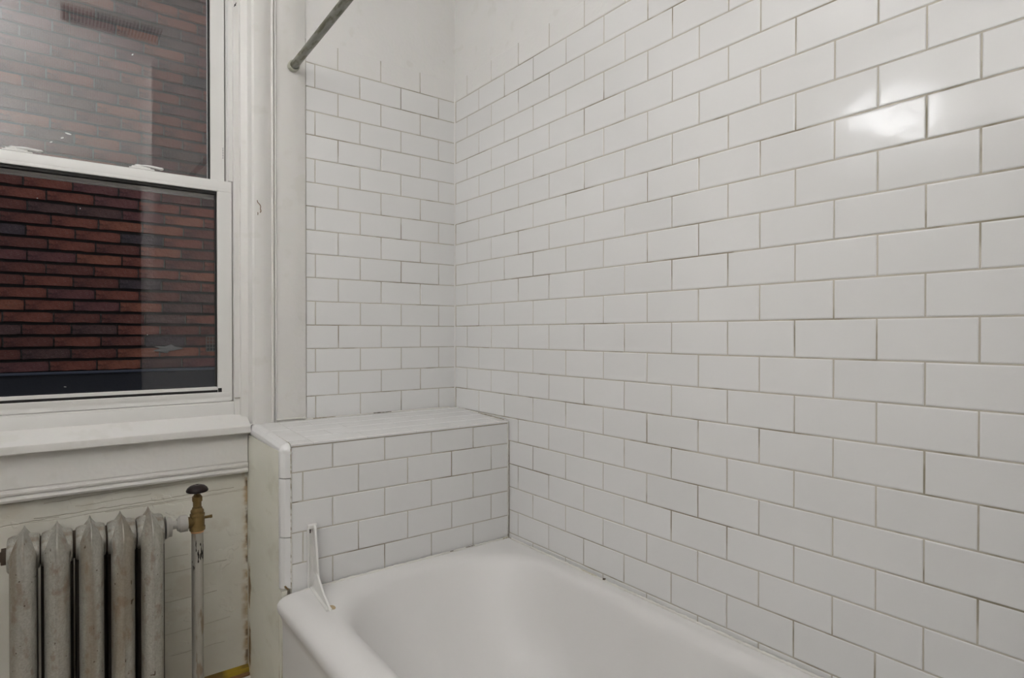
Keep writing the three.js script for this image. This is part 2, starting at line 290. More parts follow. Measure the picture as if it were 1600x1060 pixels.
// tracks beside the sashes: dark slot, then the vinyl liner standing proud beside the upper sash
for (const f of [(x) => x, mirrorX]) {
  const b = (a, c, ...r) => box(Math.min(f(a), f(c)), Math.max(f(a), f(c)), ...r);
  mesh('track', b(-0.7862, -0.774, 1.5145, 2.30, -0.112, -0.046), M.vinyl, win);
  mesh('track_slot', b(-0.776, -0.774, 0.84, 2.30, -0.118, -0.072), M.gasket, win);
}
mesh('head_track', box(mirrorX(-0.774), -0.774, 2.30, 2.36, -0.2, -0.04), M.vinyl, win);
// two cam locks on the meeting rail
for (const x of [-1.283, -1.009]) {
  const k = group('sash_lock', lower, [x, 1.5135, -0.060]);
  mesh('lock_base', merge(rbox(-0.034, 0.028, 0, 0.004, -0.012, 0.012, 0.0018), rbox(-0.028, 0.018, 0.003, 0.009, -0.010, 0.010, 0.003)), M.vinyl, k);
  const a = tube([[-0.010, 0.011, 0.002], [0.010, 0.0125, 0.006], [0.030, 0.0105, 0.009], [0.044, 0.0085, 0.011]], 0.0042, 20, 8); a.scale(1, 0.9, 1.3);
  const e = new THREE.SphereGeometry(0.0055, 14, 10); e.scale(1.2, 0.75, 1.3); e.translate(0.044, 0.0078, 0.0135);
  mesh('lever', merge(a, e, cyl(0.010, 0.008, [-0.010, 0.009, 0])), M.vinyl, k);
}
// paper sticker with bar marks on the stile
{ const s = group('sticker', upper, [-0.7945, 1.607, -0.0815]);
  mesh('paper', box(-0.0035, 0.0035, -0.021, 0.021, 0, 0.0003), rough(lin(0.80, 0.79, 0.77), 0.6), s);
  const bars = []; for (let i = 0; i < 13; i++) { const h = i % 3 ? 0.0007 : 0.0012; bars.push(box(-0.0006, 0.0021, -0.0165 + i * 0.0026, -0.0165 + i * 0.0026 + h, 0.0003, 0.0005)); }
  mesh('bar_marks', merge(...bars), rough(lin(0.05, 0.05, 0.05), 0.6), s).userData.kind = 'stuff'; }
// flecks of white paint left on the panes
for (const [x, y, w, h, r, z, p] of [[-1.180, 1.592, 0.0075, 0.0022, -0.2, -0.0918, upper], [-1.193, 1.578, 0.004, 0.0022, 0.6, -0.0918, upper], [-1.217, 1.562, 0.0035, 0.0016, 0.5, -0.0918, upper], [-1.030, 1.850, 0.0032, 0.0016, 0.9, -0.0918, upper],
  [-1.190, 0.902, 0.003, 0.0011, -0.2, -0.0555, lower], [-1.00, 1.042, 0.0013, 0.0012, 0, -0.0555, lower], [-1.246, 1.40, 0.0016, 0.001, 0, -0.0555, lower], [-1.155, 1.385, 0.0012, 0.002, 0, -0.0555, lower]]) {
  const g = new THREE.SphereGeometry(1, 10, 8); g.scale(w, h, 0.0006); g.rotateZ(r); g.translate(x, y, z); mesh('paint_fleck', g, M.trim, p);
}
// rusty hook left in the casing, and a nick higher up
{ const hk = mesh('picture_hook', merge(tube([[-0.719, 1.452, 0.0225], [-0.7185, 1.446, 0.026], [-0.713, 1.440, 0.0265], [-0.7105, 1.434, 0.027], [-0.7112, 1.427, 0.0275], [-0.7095, 1.420, 0.027], [-0.7105, 1.416, 0.023]], 0.0012, 40, 8),
    tube([[-0.7175, 1.416, 0.0222], [-0.7172, 1.412, 0.0232], [-0.7178, 1.408, 0.022]], 0.001, 10, 6)), rough(lin(0.16, 0.085, 0.03), 0.6));
  tag(hk, 'small rusty bent wire hook stuck in the window casing', 'hook'); }
{ const n = mesh('nail', merge(cyl(0.0022, 0.003, [-0.7685, 2.052, -0.030], 'z'), tube([[-0.7715, 2.046, -0.0305], [-0.7685, 2.052, -0.0285], [-0.7655, 2.060, -0.0300]], 0.0011, 10, 6)), M.gasket);
  tag(n, 'tiny black nail in the jamb beside the upper sash', 'nail'); }

// ------------------------------------------------------------------ tiled ledge at the head of the bathtub
const LZ = 0.343, LX = -0.742, LT = -0.7175;
const ledge = group('tiled_ledge'); tag(ledge, 'subway tiled ledge between the window and the bathtub', 'ledge');
const sideTone = tex(512, 1024, (u, v) => {
  const n = fbm(u, v * 4, 2, 6), m = fbm(u, v * 4, 4, 5, LAT2);
  let c = mix([0.945, 0.938, 0.885], [0.91, 0.905, 0.85], sm(0.35, 0.7, n));
  c = mix(c, [0.85, 0.83, 0.76], sm(0.58, 0.75, m) * 0.4);
  const e = u + 0.09 * (fbm(u, v, 16, 4) - 0.5);                                   // the rusty corner against the wall
  c = mix(c, [0.55, 0.42, 0.24], (1 - sm(0.035, 0.085, e)) * sm(0.36, 0.6, m) * (1 - sm(0.45, 0.6, v)));
  return c;
}, true);
M.side = new THREE.MeshStandardMaterial({ map: sideTone, bumpMap: paintBump, bumpScale: 0.0012, roughness: 0.42 });
mesh('core', box(LX + 0.012, -0.004, 0, 0.735, 0.0025, LZ - 0.012), M.grout, ledge);
{ const s = new THREE.BoxGeometry(0.010, 0.735, LZ - 0.0245 - 0.0025); s.translate(LX + 0.005, 0.3675, (LZ - 0.0245 + 0.0025) / 2); mesh('side_plaster', s, M.side, ledge);
  const s2 = new THREE.BoxGeometry(0.014, 0.370, 0.026); s2.translate(LX + 0.0072, 0.185, LZ - 0.0115); mesh('side_plaster', s2, M.side, ledge);
  const w = new THREE.BoxGeometry(0.022, 0.757, 0.0128); w.translate(LX + 0.011, 0.3785, -0.0056); mesh('wall_return', w, M.side, wb); }
mesh('grout_bed', box(LT, -0.002, 0.34, 0.7455, LZ - 0.010, LZ - GD), M.grout, ledge);
{ const rows = [0.7458, 0.677, 0.598, 0.517, 0.4345, 0.352];
  for (let r = 0; r < 5; r++) {
    const js = r % 2 === 0 ? [LT + 0.0006, -0.605, -0.4505, -0.296, -0.143, -0.0025] : [LT + 0.0006, -0.686, -0.5305, -0.3765, -0.2235, -0.072, -0.0025];
    course(ledge, 'back', js, rows[r + 1], rows[r], LZ, 0.004);
  } }
{ // the top falls a little towards the tub
  const top = group('top', ledge, [0, 0.7535, LZ]); top.rotation.x = 0.043;
  mesh('grout_bed', box(LT, -0.002, -0.011, -0.0007, -LZ + 0.002, 0), rough(lin(0.50, 0.49, 0.47), 0.8), top);
  const put = (u0, u1, v0, v1) => tile(top, 'up', u0, u1, v0, v1, 0, 0.0012, 0.0006);
  put(LT, -0.658, -0.046, 0.0015); put(LT, -0.658, -0.20, -0.046); put(LT, -0.658, -LZ + 0.002, -0.20);
  for (let r = 0; r < 5; r++) {
    const v1 = 0.0015 - r * 0.0774, v0 = Math.max(v1 - 0.0774, -LZ + 0.002), js = r % 2 ? [-0.658, -0.5765, -0.4225, -0.268, -0.1135, -0.002] : [-0.658, -0.503, -0.3485, -0.194, -0.0395, -0.002];
    if (v1 - v0 > 0.01) for (let i = 0; i + 1 < js.length; i++) put(js[i], js[i + 1], v0, v1);
  } }
// rounded edge pieces along the outer edge
function bullTop(z0, z1, y0, y1) { const pts = [[LX + 0.001, -0.028], ...arc(LX + 0.0245, -0.0235, 0.0245, 180, 90, 9), [LT - 0.0005, 0.001], [LT - 0.0005, -0.028]];
  const s = new THREE.Shape(pts.map(([x, y]) => new THREE.Vector2(x, y))); const g = new THREE.ExtrudeGeometry(s, { depth: z1 - z0, bevelEnabled: false }); g.translate(0, 0, z0);
  const p = g.attributes.position; for (let i = 0; i < p.count; i++) p.setY(i, p.getY(i) + y0 + (y1 - y0) * (p.getZ(i) - z0) / (z1 - z0)); return uvm(toCreasedNormals(g, 0.6)); }
mesh('edge_tile', bullTop(0.004, 0.164, 0.7695, 0.7620), M.tiles[1], ledge);
mesh('edge_tile', bullTop(0.166, 0.3185, 0.7620, 0.7545), M.tiles[2], ledge);
{ const ys = [0.7295, 0.664, 0.508, 0.372];
  for (let i = 0; i < 3; i++) mesh('edge_tile', profileUp([[LX + 0.001, LZ - 0.028], [LX, LZ - 0.0235], ...arc(-LX - 0.0245, LZ - 0.0235, 0.0245, 0, 90, 9).map(([x, z]) => [-x, z]), [LT - 0.001, LZ + 0.001], [LT - 0.001, LZ - 0.028]], ys[i + 1] + 0.0012, ys[i] - 0.0012), M.tiles[i], ledge);
  const c = new THREE.SphereGeometry(0.0245, 20, 14); c.translate(LX + 0.0245, 0.7545 - 0.0235, LZ - 0.0235); mesh('corner_tile', c, M.tiles[3], ledge);
  mesh('grout_bed', box(LX + 0.009, LT + 0.001, 0.36, 0.735, LZ - 0.03, LZ - 0.009), M.grout, ledge); }
// lumpy old sealant where things meet
function lumpy(pts, r, name, parent, m = M.caulk, squash = [1, 1, 1]) {
  const c = new THREE.CatmullRomCurve3(pts.map((p) => new THREE.Vector3(...p))), n = Math.max(8, Math.round(c.getLength() / 0.006)), g = new THREE.TubeGeometry(c, n, r, 8), p = g.attributes.position, v = new THREE.Vector3();
  for (let i = 0; i <= n; i++) { const q = c.getPointAt(i / n), k = 0.65 + 0.7 * rnd(); for (let j = 0; j <= 8; j++) { const a = i * 9 + j; v.fromBufferAttribute(p, a).sub(q).multiplyScalar(k); p.setXYZ(a, q.x + v.x * squash[0], q.y + v.y * squash[1], q.z + v.z * squash[2]); } }
  g.computeVertexNormals(); return mesh(name, uvm(g), m, parent);
}
lumpy([[-0.66, 0.7675, 0.0056], [-0.35, 0.7685, 0.0056], [-0.03, 0.7685, 0.0056]], 0.0026, 'sealant', ledge);
lumpy([[-0.0042, 0.767, 0.02], [-0.0042, 0.761, 0.17], [-0.0042, 0.754, 0.335]], 0.0022, 'sealant', ledge);
lumpy([[-0.0042, 0.75, LZ + 0.0008], [-0.0042, 0.55, LZ + 0.0008], [-0.0042, 0.374, LZ + 0.0008]], 0.0022, 'sealant', ledge);
lumpy([[-0.717, 0.735, LZ + 0.001], [-0.7168, 0.6, LZ + 0.001], [-0.7168, 0.374, LZ + 0.001]], 0.0016, 'sealant', ledge);
{ const dj = rough(lin(0.34, 0.295, 0.215), 0.9, paintBump), dk = rough(lin(0.16, 0.14, 0.11), 0.9);
  mesh('joint', box(LT + 0.001, -0.004, 0.7448, 0.7476, LZ - 0.004, LZ - 0.0003), dj, ledge);
  lumpy([[LT, 0.742, LZ + 0.0012], [LT, 0.6, LZ + 0.0012], [LT, 0.376, LZ + 0.0012]], 0.0011, 'joint', ledge, dj);
  lumpy([[LT, 0.7690, 0.006], [LT, 0.7618, 0.17], [LT, 0.7545, 0.335]], 0.0008, 'joint', ledge, dj);
  lumpy([[-0.335, 0.7700, 0.0078], [-0.30, 0.7702, 0.0078], [-0.268, 0.7702, 0.0078]], 0.0013, 'joint', ledge, dk);
  lumpy([[-0.545, 0.7695, 0.0078], [-0.50, 0.7695, 0.0078], [-0.47, 0.7695, 0.0078]], 0.0010, 'joint', ledge, dj);
  lumpy([[-0.0065, 0.7625, 0.17], [-0.0065, 0.7595, 0.25], [-0.0065, 0.7560, 0.325]], 0.0012, 'joint', ledge, dj); }
{ const d = rough(lin(0.20, 0.13, 0.06), 0.85, paintBump); lumpy([[-0.7335, 0.382, LZ - 0.001], [-0.729, 0.376, LZ + 0.0005], [-0.7255, 0.373, LZ + 0.0005]], 0.0022, 'stain', ledge, d); 
  lumpy([[-0.742, 0.762, 0.0140], [-0.737, 0.767, 0.0120], [-0.728, 0.770, 0.0100]], 0.0035, 'sealant', ledge); lumpy([[-0.66, 0.774, 0.0085], [-0.61, 0.7745, 0.0085], [-0.568, 0.7725, 0.0085]], 0.0035, 'sealant', ledge); }

// ------------------------------------------------------------------ bathtub
const tub = group('bathtub', null, [0, 0, 0]); tag(tub, 'white enamelled bathtub with rounded rim in the alcove', 'bathtub');
function rrect(x0, x1, z0, z1, r, nc = 14, ns = 10) {            // rounded rectangle, the same number of points whatever its size
  const o = [], rad = Array.isArray(r) ? r : [r, r, r, r], C = [[x1 - rad[0], z1 - rad[0], 0, rad[0]], [x0 + rad[1], z1 - rad[1], 90, rad[1]], [x0 + rad[2], z0 + rad[2], 180, rad[2]], [x1 - rad[3], z0 + rad[3], 270, rad[3]]];
  const pt = (c, t) => { const a = (c[2] + 90 * t) * Math.PI / 180; return [c[0] + c[3] * Math.cos(a), c[1] + c[3] * Math.sin(a)]; };
  C.forEach((c, k) => { for (let i = 0; i <= nc; i++) o.push(pt(c, i / nc)); const a = pt(c, 1), b = pt(C[(k + 1) % 4], 0); for (let i = 1; i < ns; i++) o.push([a[0] + (b[0] - a[0]) * i / ns, a[1] + (b[1] - a[1]) * i / ns]); });
  return o;
}
{ const X1 = -0.0035, Z0 = 0.3465, Z1 = 1.881, rings = [];
  for (const [x, y] of [[-0.742, 0.002], [-0.742, 0.285], [-0.7435, 0.300], [-0.748, 0.312], [-0.7535, 0.322], [-0.7565, 0.332], [-0.7555, 0.3425], [-0.7505, 0.3505], [-0.742, 0.3565], [-0.730, 0.3605], [-0.715, 0.3628], [-0.700, 0.3635]])
    rings.push(rrect(x, X1 - (x + 0.742 > 0 ? (x + 0.742) * 0.15 : 0), Z0 + (x + 0.742 > 0 ? (x + 0.742) * 0.12 : 0), Z1, 0.006).map(([a, b]) => [a, y, b]));
  // [left inset, right, back, front, y, corner radius]
  for (const [l, rt, bk, fr, y, r] of [[0, 0, 0, 0, 0.3632, 0.24], [0.012, 0.010, 0.010, 0.012, 0.3615, 0.24], [0.023, 0.019, 0.019, 0.022, 0.3575, 0.24], [0.031, 0.026, 0.027, 0.03, 0.351, 0.24], [0.037, 0.031, 0.034, 0.036, 0.342, 0.24],
    [0.042, 0.035, 0.041, 0.041, 0.328, 0.24], [0.047, 0.040, 0.055, 0.046, 0.305, 0.24], [0.056, 0.048, 0.085, 0.056, 0.26, 0.24], [0.068, 0.060, 0.125, 0.068, 0.20, 0.235], [0.085, 0.076, 0.175, 0.085, 0.14, 0.225], [0.11, 0.10, 0.225, 0.11, 0.10, 0.21], [0.145, 0.135, 0.285, 0.15, 0.076, 0.18], [0.19, 0.18, 0.36, 0.21, 0.066, 0.13], [0.25, 0.24, 0.5, 0.35, 0.063, 0.05]])
    rings.push(rrect(-0.688 + l, -0.034 - rt, 0.368 + bk, 1.84 - fr, [Math.min(r, 0.16), Math.min(r, 0.16), r, r]).map(([a, b]) => [a, y, b]));
  const n = rings[0].length, P = [], I = [];
  rings.forEach((R) => R.forEach((p) => P.push(...p)));
  for (let k = 0; k + 1 < rings.length; k++) for (let i = 0; i < n; i++) { const a = k * n + i, b = k * n + (i + 1) % n, c = b + n, d = a + n; I.push(a, d, b, b, d, c); }
  const ctr = P.length / 3; P.push(-0.36, 0.0625, 1.1); for (let i = 0; i < n; i++) I.push((rings.length - 1) * n + i, ctr, (rings.length - 1) * n + (i + 1) % n);
  const g = new THREE.BufferGeometry(); g.setAttribute('position', new THREE.Float32BufferAttribute(P, 3)); g.setIndex(I); g.computeVertexNormals();
  mesh('shell', g, M.enamel, tub);
  lumpy([[-0.0075, 0.3640, 0.37], [-0.0075, 0.3640, 0.9], [-0.0075, 0.3640, 1.86]], 0.0040, 'sealant', tub);
  lumpy([[-0.70, 0.3622, LZ + 0.0085], [-0.4, 0.3640, LZ + 0.0085], [-0.02, 0.3640, LZ + 0.0085]], 0.0040, 'sealant', tub);
  const dk = rough(lin(0.10, 0.08, 0.05), 0.8), pl = rough(lin(0.62, 0.58, 0.48), 0.8);
  for (const [a, b, m, r] of [[[-0.0085, 0.3672, 0.70], [-0.0085, 0.3672, 0.765], pl, 0.002], [[-0.0085, 0.3680, 0.79], [-0.0085, 0.3695, 0.797], dk, 0.0028], [[-0.18, 0.3675, LZ + 0.011], [-0.145, 0.3675, LZ + 0.011], dk, 0.0010], [[-0.235, 0.3675, LZ + 0.011], [-0.225, 0.3675, LZ + 0.011], dk, 0.001], [[-0.012, 0.3668, LZ + 0.012], [-0.035, 0.3668, LZ + 0.012], pl, 0.0028]])
    lumpy([a, a.map((v, i) => (v + b[i]) / 2), b], r, 'stain', tub, m);
}

// ------------------------------------------------------------------ splash guard on the corner of the rim
{ const s = group('splash_guard', null, [-0.662, 0.3625, LZ + 0.001]); tag(s, 'white plastic triangular splash guard on the tub rim corner', 'splash guard');
  const pl = new THREE.MeshPhysicalMaterial({ color: lin(0.82, 0.81, 0.78), roughness: 0.35 });
  const plate = (pts, t, x) => { const sh = new THREE.Shape(pts.map(([z, y]) => new THREE.Vector2(-z, y))); const g = new THREE.ExtrudeGeometry(sh, { depth: t, bevelEnabled: true, bevelThickness: 0.0006, bevelSize: 0.0006, bevelSegments: 2 }); g.rotateY(Math.PI / 2); g.translate(x - t / 2, 0, 0); return uvm(g); };
  mesh('wall_flange', merge(rbox(-0.014, -0.0085, 0, 0.170, 0.001, 0.010, 0.002), rbox(-0.014, 0.012, 0.0, 0.170, 0.0005, 0.004, 0.001), rbox(-0.014, 0.010, 0.160, 0.173, 0.0005, 0.013, 0.003)), pl, s);
  mesh('fin', plate([[0.002, 0.046], [0.002, 0.166], [0.012, 0.170], [0.020, 0.163], [0.028, 0.140], [0.038, 0.10], [0.048, 0.060], [0.052, 0.046]], 0.0040, 0.0035), pl, s);
  mesh('fin', plate([[0.010, 0.0045], [0.044, 0.052], [0.054, 0.050], [0.072, 0.040], [0.110, 0.022], [0.162, 0.0065], [0.168, 0.001], [0.10, 0.001]], 0.0040, 0.001), pl, s);
  mesh('ridge', tube([[0.004, 0.0465, 0.004], [0.003, 0.0505, 0.030], [0.002, 0.0510, 0.053]], 0.0026, 14, 8), pl, s);
  mesh('foot', rbox(-0.008, 0.007, -0.0015, 0.0045, 0.004, 0.166, 0.0018), pl, s);
  mesh('slot', box(-0.0075, -0.0045, 0.148, 0.160, 0.0040, 0.0044), rough(lin(0.08, 0.05, 0.03), 0.8), s);
  mesh('old_glue', (() => { const g = new THREE.SphereGeometry(1, 14, 8); g.scale(0.009, 0.0022, 0.014); g.translate(0.010, 0.0002, 0.150); return g; })(), rough(lin(0.55, 0.42, 0.25), 0.7, paintBump), s);
  s.rotation.y = -0.08; }

// ------------------------------------------------------------------ shower rod
{ const rodTone = tex(256, 256, (u, v) => { const n = fbm(u, v, 8, 5), m = sm(0.5, 0.68, fbm(u, v, 6, 5, LAT2)); return mix([0.50 + 0.10 * n, 0.50 + 0.10 * n, 0.47 + 0.1 * n], [0.42, 0.41, 0.35], m); }, true, [1, 6]);
  const rodM = new THREE.MeshStandardMaterial({ map: rodTone, roughness: 0.42, metalness: 0.55, bumpMap: paintBump, bumpScale: 0.0006 });
  const s = group('shower_rod', null, [-0.607, 1.893, 0.0065]); tag(s, 'dull galvanised shower curtain rod fixed beside the window casing', 'rod');
  const L = 1.876; const g = cyl(0.0122, L - 0.01, [0, 0, L / 2], 'z', 0.0122, 32); mesh('pole', g, rodM, s);
  const fl = new THREE.LatheGeometry([[0, 0], [0.0165, 0], [0.0172, 0.002], [0.0172, 0.017], [0.0162, 0.0195], [0.0135, 0.020], [0.0125, 0.0185]].map(([r, y]) => new THREE.Vector2(r, y)), 32); fl.rotateX(Math.PI / 2);
  mesh('end_cap', fl, rough(lin(0.50, 0.50, 0.42), 0.45, paintBump, { metalness: 0.2 }), s);
  const f2 = fl.clone(); f2.rotateX(Math.PI); f2.translate(0, 0, L); mesh('end_cap', f2, rodM, s);
  s.rotation.y = -0.020; }

// ------------------------------------------------------------------ radiator
const radTone = tex(512, 1024, (u, v) => {
  const n = fbm(u, v, 16, 5), f = vnoise2(u * 192, v * 448, 192, 448), g = vnoise2(u * 128, v * 256, 128, 256, LAT2);
  let c = mix([0.61, 0.60, 0.565], [0.77, 0.765, 0.74], 0.35 * n + 0.4 * f + 0.25 * g);
  const streak = sm(0.50, 0.72, 0.6 * vnoise2(u * 24, v * 4, 24, 4, LAT2) + 0.4 * fbm(u, v, 8, 5));
  c = mix(c, [0.54, 0.485, 0.41], streak * 0.5);
  c = mix(c, [0.46, 0.34, 0.25], sm(0.55, 0.85, fbm(u, v, 40, 3, LAT2)) * 0.3);
  return mix(c, [0.22, 0.15, 0.10], sm(0.955, 0.975, vnoise2(u * 62, v * 124, 62, 124, LAT2)) * 0.7);
}, true);
const radBump = tex(512, 1024, (u, v) => 0.5 * fbm(u, v, 24, 4) + 0.5 * vnoise2(u * 160, v * 384, 160, 384, LAT2), false);
M.rad = new THREE.MeshStandardMaterial({ map: radTone, bumpMap: radBump, bumpScale: 0.0012, roughness: 0.42, metalness: 0.45 });
M.rust = new THREE.MeshStandardMaterial({ color: lin(0.13, 0.095, 0.065), map: paintTone, roughness: 0.75, metalness: 0.1, bumpMap: radBump, bumpScale: 0.002 });
M.gapShade = new THREE.MeshStandardMaterial({ color: lin(0.045, 0.035, 0.027), roughness: 0.8, bumpMap: radBump, bumpScale: 0.001 });   // near black: shade of the gaps between sections put into the colour
function sectionGeo(k) {
  const path = []; const zf = 0.172, zb = 0.062, yt = 0.5455, rad = 0.034;
  for (let i = 0; i <= 20; i++) path.push([zf, 0.075 + (yt - rad - 0.075) * i / 20, 1, 0]);
  for (let i = 1; i <= 10; i++) { const a = Math.PI / 2 * i / 10; path.push([zf - rad + rad * Math.cos(a), yt - rad + rad * Math.sin(a), Math.cos(a), Math.sin(a)]); }
  for (let i = 1; i <= 6; i++) path.push([zf - rad + (zb + rad - zf + rad) * i / 6, yt, 0, 1]);
  for (let i = 1; i <= 10; i++) { const a = Math.PI / 2 * (1 + i / 10); path.push([zb + rad + rad * Math.cos(a), yt - rad + rad * Math.sin(a), Math.cos(a), Math.sin(a)]); }
  for (let i = 1; i <= 12; i++) path.push([zb, yt - rad + (0.075 - yt + rad) * i / 12, -1, 0]);
  const NS = 72, P = [], U = [], I = [];
  let len = 0;
  path.forEach(([z, y, nz, ny], q) => {
    if (q) len += Math.hypot(z - path[q - 1][0], y - path[q - 1][1]);
    const crest = sm(-0.2, 0.85, ny);                                     // pointed over the top, round down the columns
    for (let i = 0; i <= NS; i++) {
      const t = i / NS * Math.PI * 2, ca = Math.cos(t), sa = Math.sin(t);
      const a = 0.0246 + 0.0025 * crest * (sa < 0 ? 1 : 0);
      let x = a * Math.sign(ca) * Math.pow(Math.abs(ca), 0.92), n = (sa > 0 ? 0.0265 : 0.020) * sa;
      if (sa > 0) { const xx = Math.abs(x) / a; const pointed = 0.041 * (1 - Math.pow(xx, 0.85)) ; n = n * (1 - crest) + (0.25 * n + 0.75 * pointed) * crest; n += 0.0028 * Math.exp(-((x / 0.0014) ** 2)); }
      P.push(x, y + ny * n, z + nz * n); U.push(i / NS * 0.35 + k * 0.37, len * 1.0 + k * 0.23);
    }
  });
  for (let q = 0; q + 1 < path.length; q++) for (let i = 0; i < NS; i++) { const a = q * (NS + 1) + i, b = a + 1, c = b + NS + 1, d = a + NS + 1; I.push(a, d, b, b, d, c); }
  const g = new THREE.BufferGeometry(); g.setAttribute('position', new THREE.Float32BufferAttribute(P, 3)); g.setAttribute('uv', new THREE.Float32BufferAttribute(U, 2)); g.setIndex(I); g.computeVertexNormals();
  // the middle column and the bosses at head and foot
  const boss = (y) => { const b = new THREE.LatheGeometry([[0, -0.029], [0.036, -0.029], [0.0395, -0.027], [0.0425, -0.020], [0.044, 0], [0.0425, 0.020], [0.0395, 0.027], [0.036, 0.029], [0, 0.029]].map(([r, v]) => new THREE.Vector2(r, v)), 32); b.rotateZ(-Math.PI / 2); b.scale(1.04, 1.0, 1.2); b.translate(0, y, 0.117); return b; };
  const foot = box(-0.024, 0.024, 0.0, 0.10, 0.155, 0.189);
  return merge(g, boss(0.5265), boss(0.10), foot, box(-0.024, 0.024, 0.0, 0.10, 0.045, 0.079));
}
const RX = [-1.2705, -1.2080, -1.1420, -1.0780, -1.0155], rad = group('radiator', null, [0, 0, 0.012]);
tag(rad, 'old silver painted cast iron column radiator under the window', 'radiator');
RX.forEach((x, i) => {
  const s = mesh('section', sectionGeo(i), M.rad, rad); s.position.x = x;
  for (const z of [0.099, 0.136]) { const g = cyl(0.0235, 0.46, [0, 0.30, 0], 'y', 0.0235, 20); g.scale(i ? 1.33 : 1, 1, 1); g.translate(x, 0, z); mesh('inner_column', g, M.gapShade, rad); }
  if (i) { const w = x - RX[i - 1]; const mx = (x + RX[i - 1]) / 2;
    for (const y of [0.527, 0.10]) mesh('nipple', cyl(0.033, w - 0.050, [mx, y, 0.117], 'x'), M.rust, rad); }
});
mesh('end_plug', merge(cyl(0.020, 0.014, [RX[0] - 0.034, 0.5255, 0.117], 'x', 0.020, 8), cyl(0.012, 0.010, [RX[0] - 0.045, 0.5255, 0.117], 'x', 0.012, 6)), M.rust, rad);

// ------------------------------------------------------------------ radiator valve and riser
{ const v = group('radiator_valve', null, [-0.9035, 0, 0.129]); tag(v, 'brass radiator valve with black knob on a silver riser pipe', 'valve');
  const brass = new THREE.MeshStandardMaterial({ color: lin(0.23, 0.158, 0.065), roughness: 0.42, metalness: 0.85, bumpMap: radBump, bumpScale: 0.001, map: paintTone });
  const silver = new THREE.MeshStandardMaterial({ color: lin(0.62, 0.60, 0.56), roughness: 0.45, metalness: 0.4, bumpMap: radBump, bumpScale: 0.001 });
  const knob = mesh('knob', lathe([[0, 0.012], [0.003, 0.0118], [0.004, 0.0135], [0.010, 0.0132], [0.018, 0.0105], [0.0245, 0.005], [0.0275, -0.001], [0.0270, -0.0045], [0.024, -0.006], [0.012, -0.004], [0, -0.003]].reverse(), [0, 0.619, 0]), new THREE.MeshPhysicalMaterial({ color: lin(0.020, 0.013, 0.012), roughness: 0.3, specularIntensity: 0.45 }), v);
  tag(knob, 'glossy black plastic hand knob');
  mesh('stem', cyl(0.0042, 0.022, [0, 0.604, 0]), brass, v);
  mesh('packing_nut', merge(cyl(0.0135, 0.013, [0, 0.594, 0], 'y', 0.0135, 6), cyl(0.011, 0.006, [0, 0.603, 0], 'y', 0.008, 24), cyl(0.0105, 0.016, [0, 0.580, 0])), brass, v);
  mesh('valve_body', merge(lathe([[0.0, 0.062], [0.0125, 0.062], [0.013, 0.057], [0.016, 0.055], [0.0165, 0.050], [0.0145, 0.047], [0.0185, 0.045], [0.0185, 0.040], [0.0172, 0.037], [0.0178, 0.030], [0.0178, 0.012], [0.0195, 0.010], [0.0195, 0.0005], [0.0175, -0.001], [0, -0.001]].reverse(), [0, 0.5085, 0]), cyl(0.0155, 0.024, [-0.014, 0.532, 0], 'x')), brass, v);
  mesh('drain_stub', merge(cyl(0.0038, 0.018, [0.026, 0.541, 0.004], 'x'), cyl(0.0046, 0.006, [0.033, 0.541, 0.004], 'x', 0.0046, 6)), brass, v);
  mesh('union_nut', merge(cyl(0.0225, 0.019, [-0.0335, 0.532, 0], 'x', 0.0225, 6), cyl(0.016, 0.006, [-0.0460, 0.532, 0], 'x', 0.0205, 24)), silver, v);
  mesh('tail_piece', cyl(0.0105, 0.024, [-0.056, 0.532, 0], 'x'), silver, v);
  mesh('bushing', merge(cyl(0.0265, 0.009, [-0.0665, 0.529, 0], 'x', 0.0265, 6), cyl(0.030, 0.005, [-0.0735, 0.529, 0], 'x', 0.028, 24)), silver, v);
  mesh('collar', lathe([[0.0135, 0], [0.0158, 0], [0.0165, 0.0025], [0.0158, 0.005], [0.0135, 0.005]], [0, 0.5025, 0]), new THREE.MeshStandardMaterial({ color: lin(0.72, 0.40, 0.20), roughness: 0.35, metalness: 0.5 }), v);
  const pipeTone = tex(128, 512, (u, w) => { const n = fbm(u, w, 8, 4); let c = mix([0.66, 0.645, 0.61], [0.73, 0.72, 0.69], n); c = mix(c, [0.50, 0.42, 0.33], sm(0.56, 0.72, fbm(u, w, 8, 4, LAT2)) * 0.6);
    return mix(c, [0.10, 0.08, 0.07], sm(0.53, 0.57, fbm(u, w, 16, 3, LAT2)) * sm(0.78, 0.84, w) * (1 - sm(0.93, 0.97, w))); }, true);
  mesh('riser_pipe', cyl(0.0146, 0.503, [0, 0.2515, 0], 'y', 0.0146, 36), new THREE.MeshStandardMaterial({ map: pipeTone, roughness: 0.45, metalness: 0.4, bumpMap: radBump, bumpScale: 0.0008 }), v); }

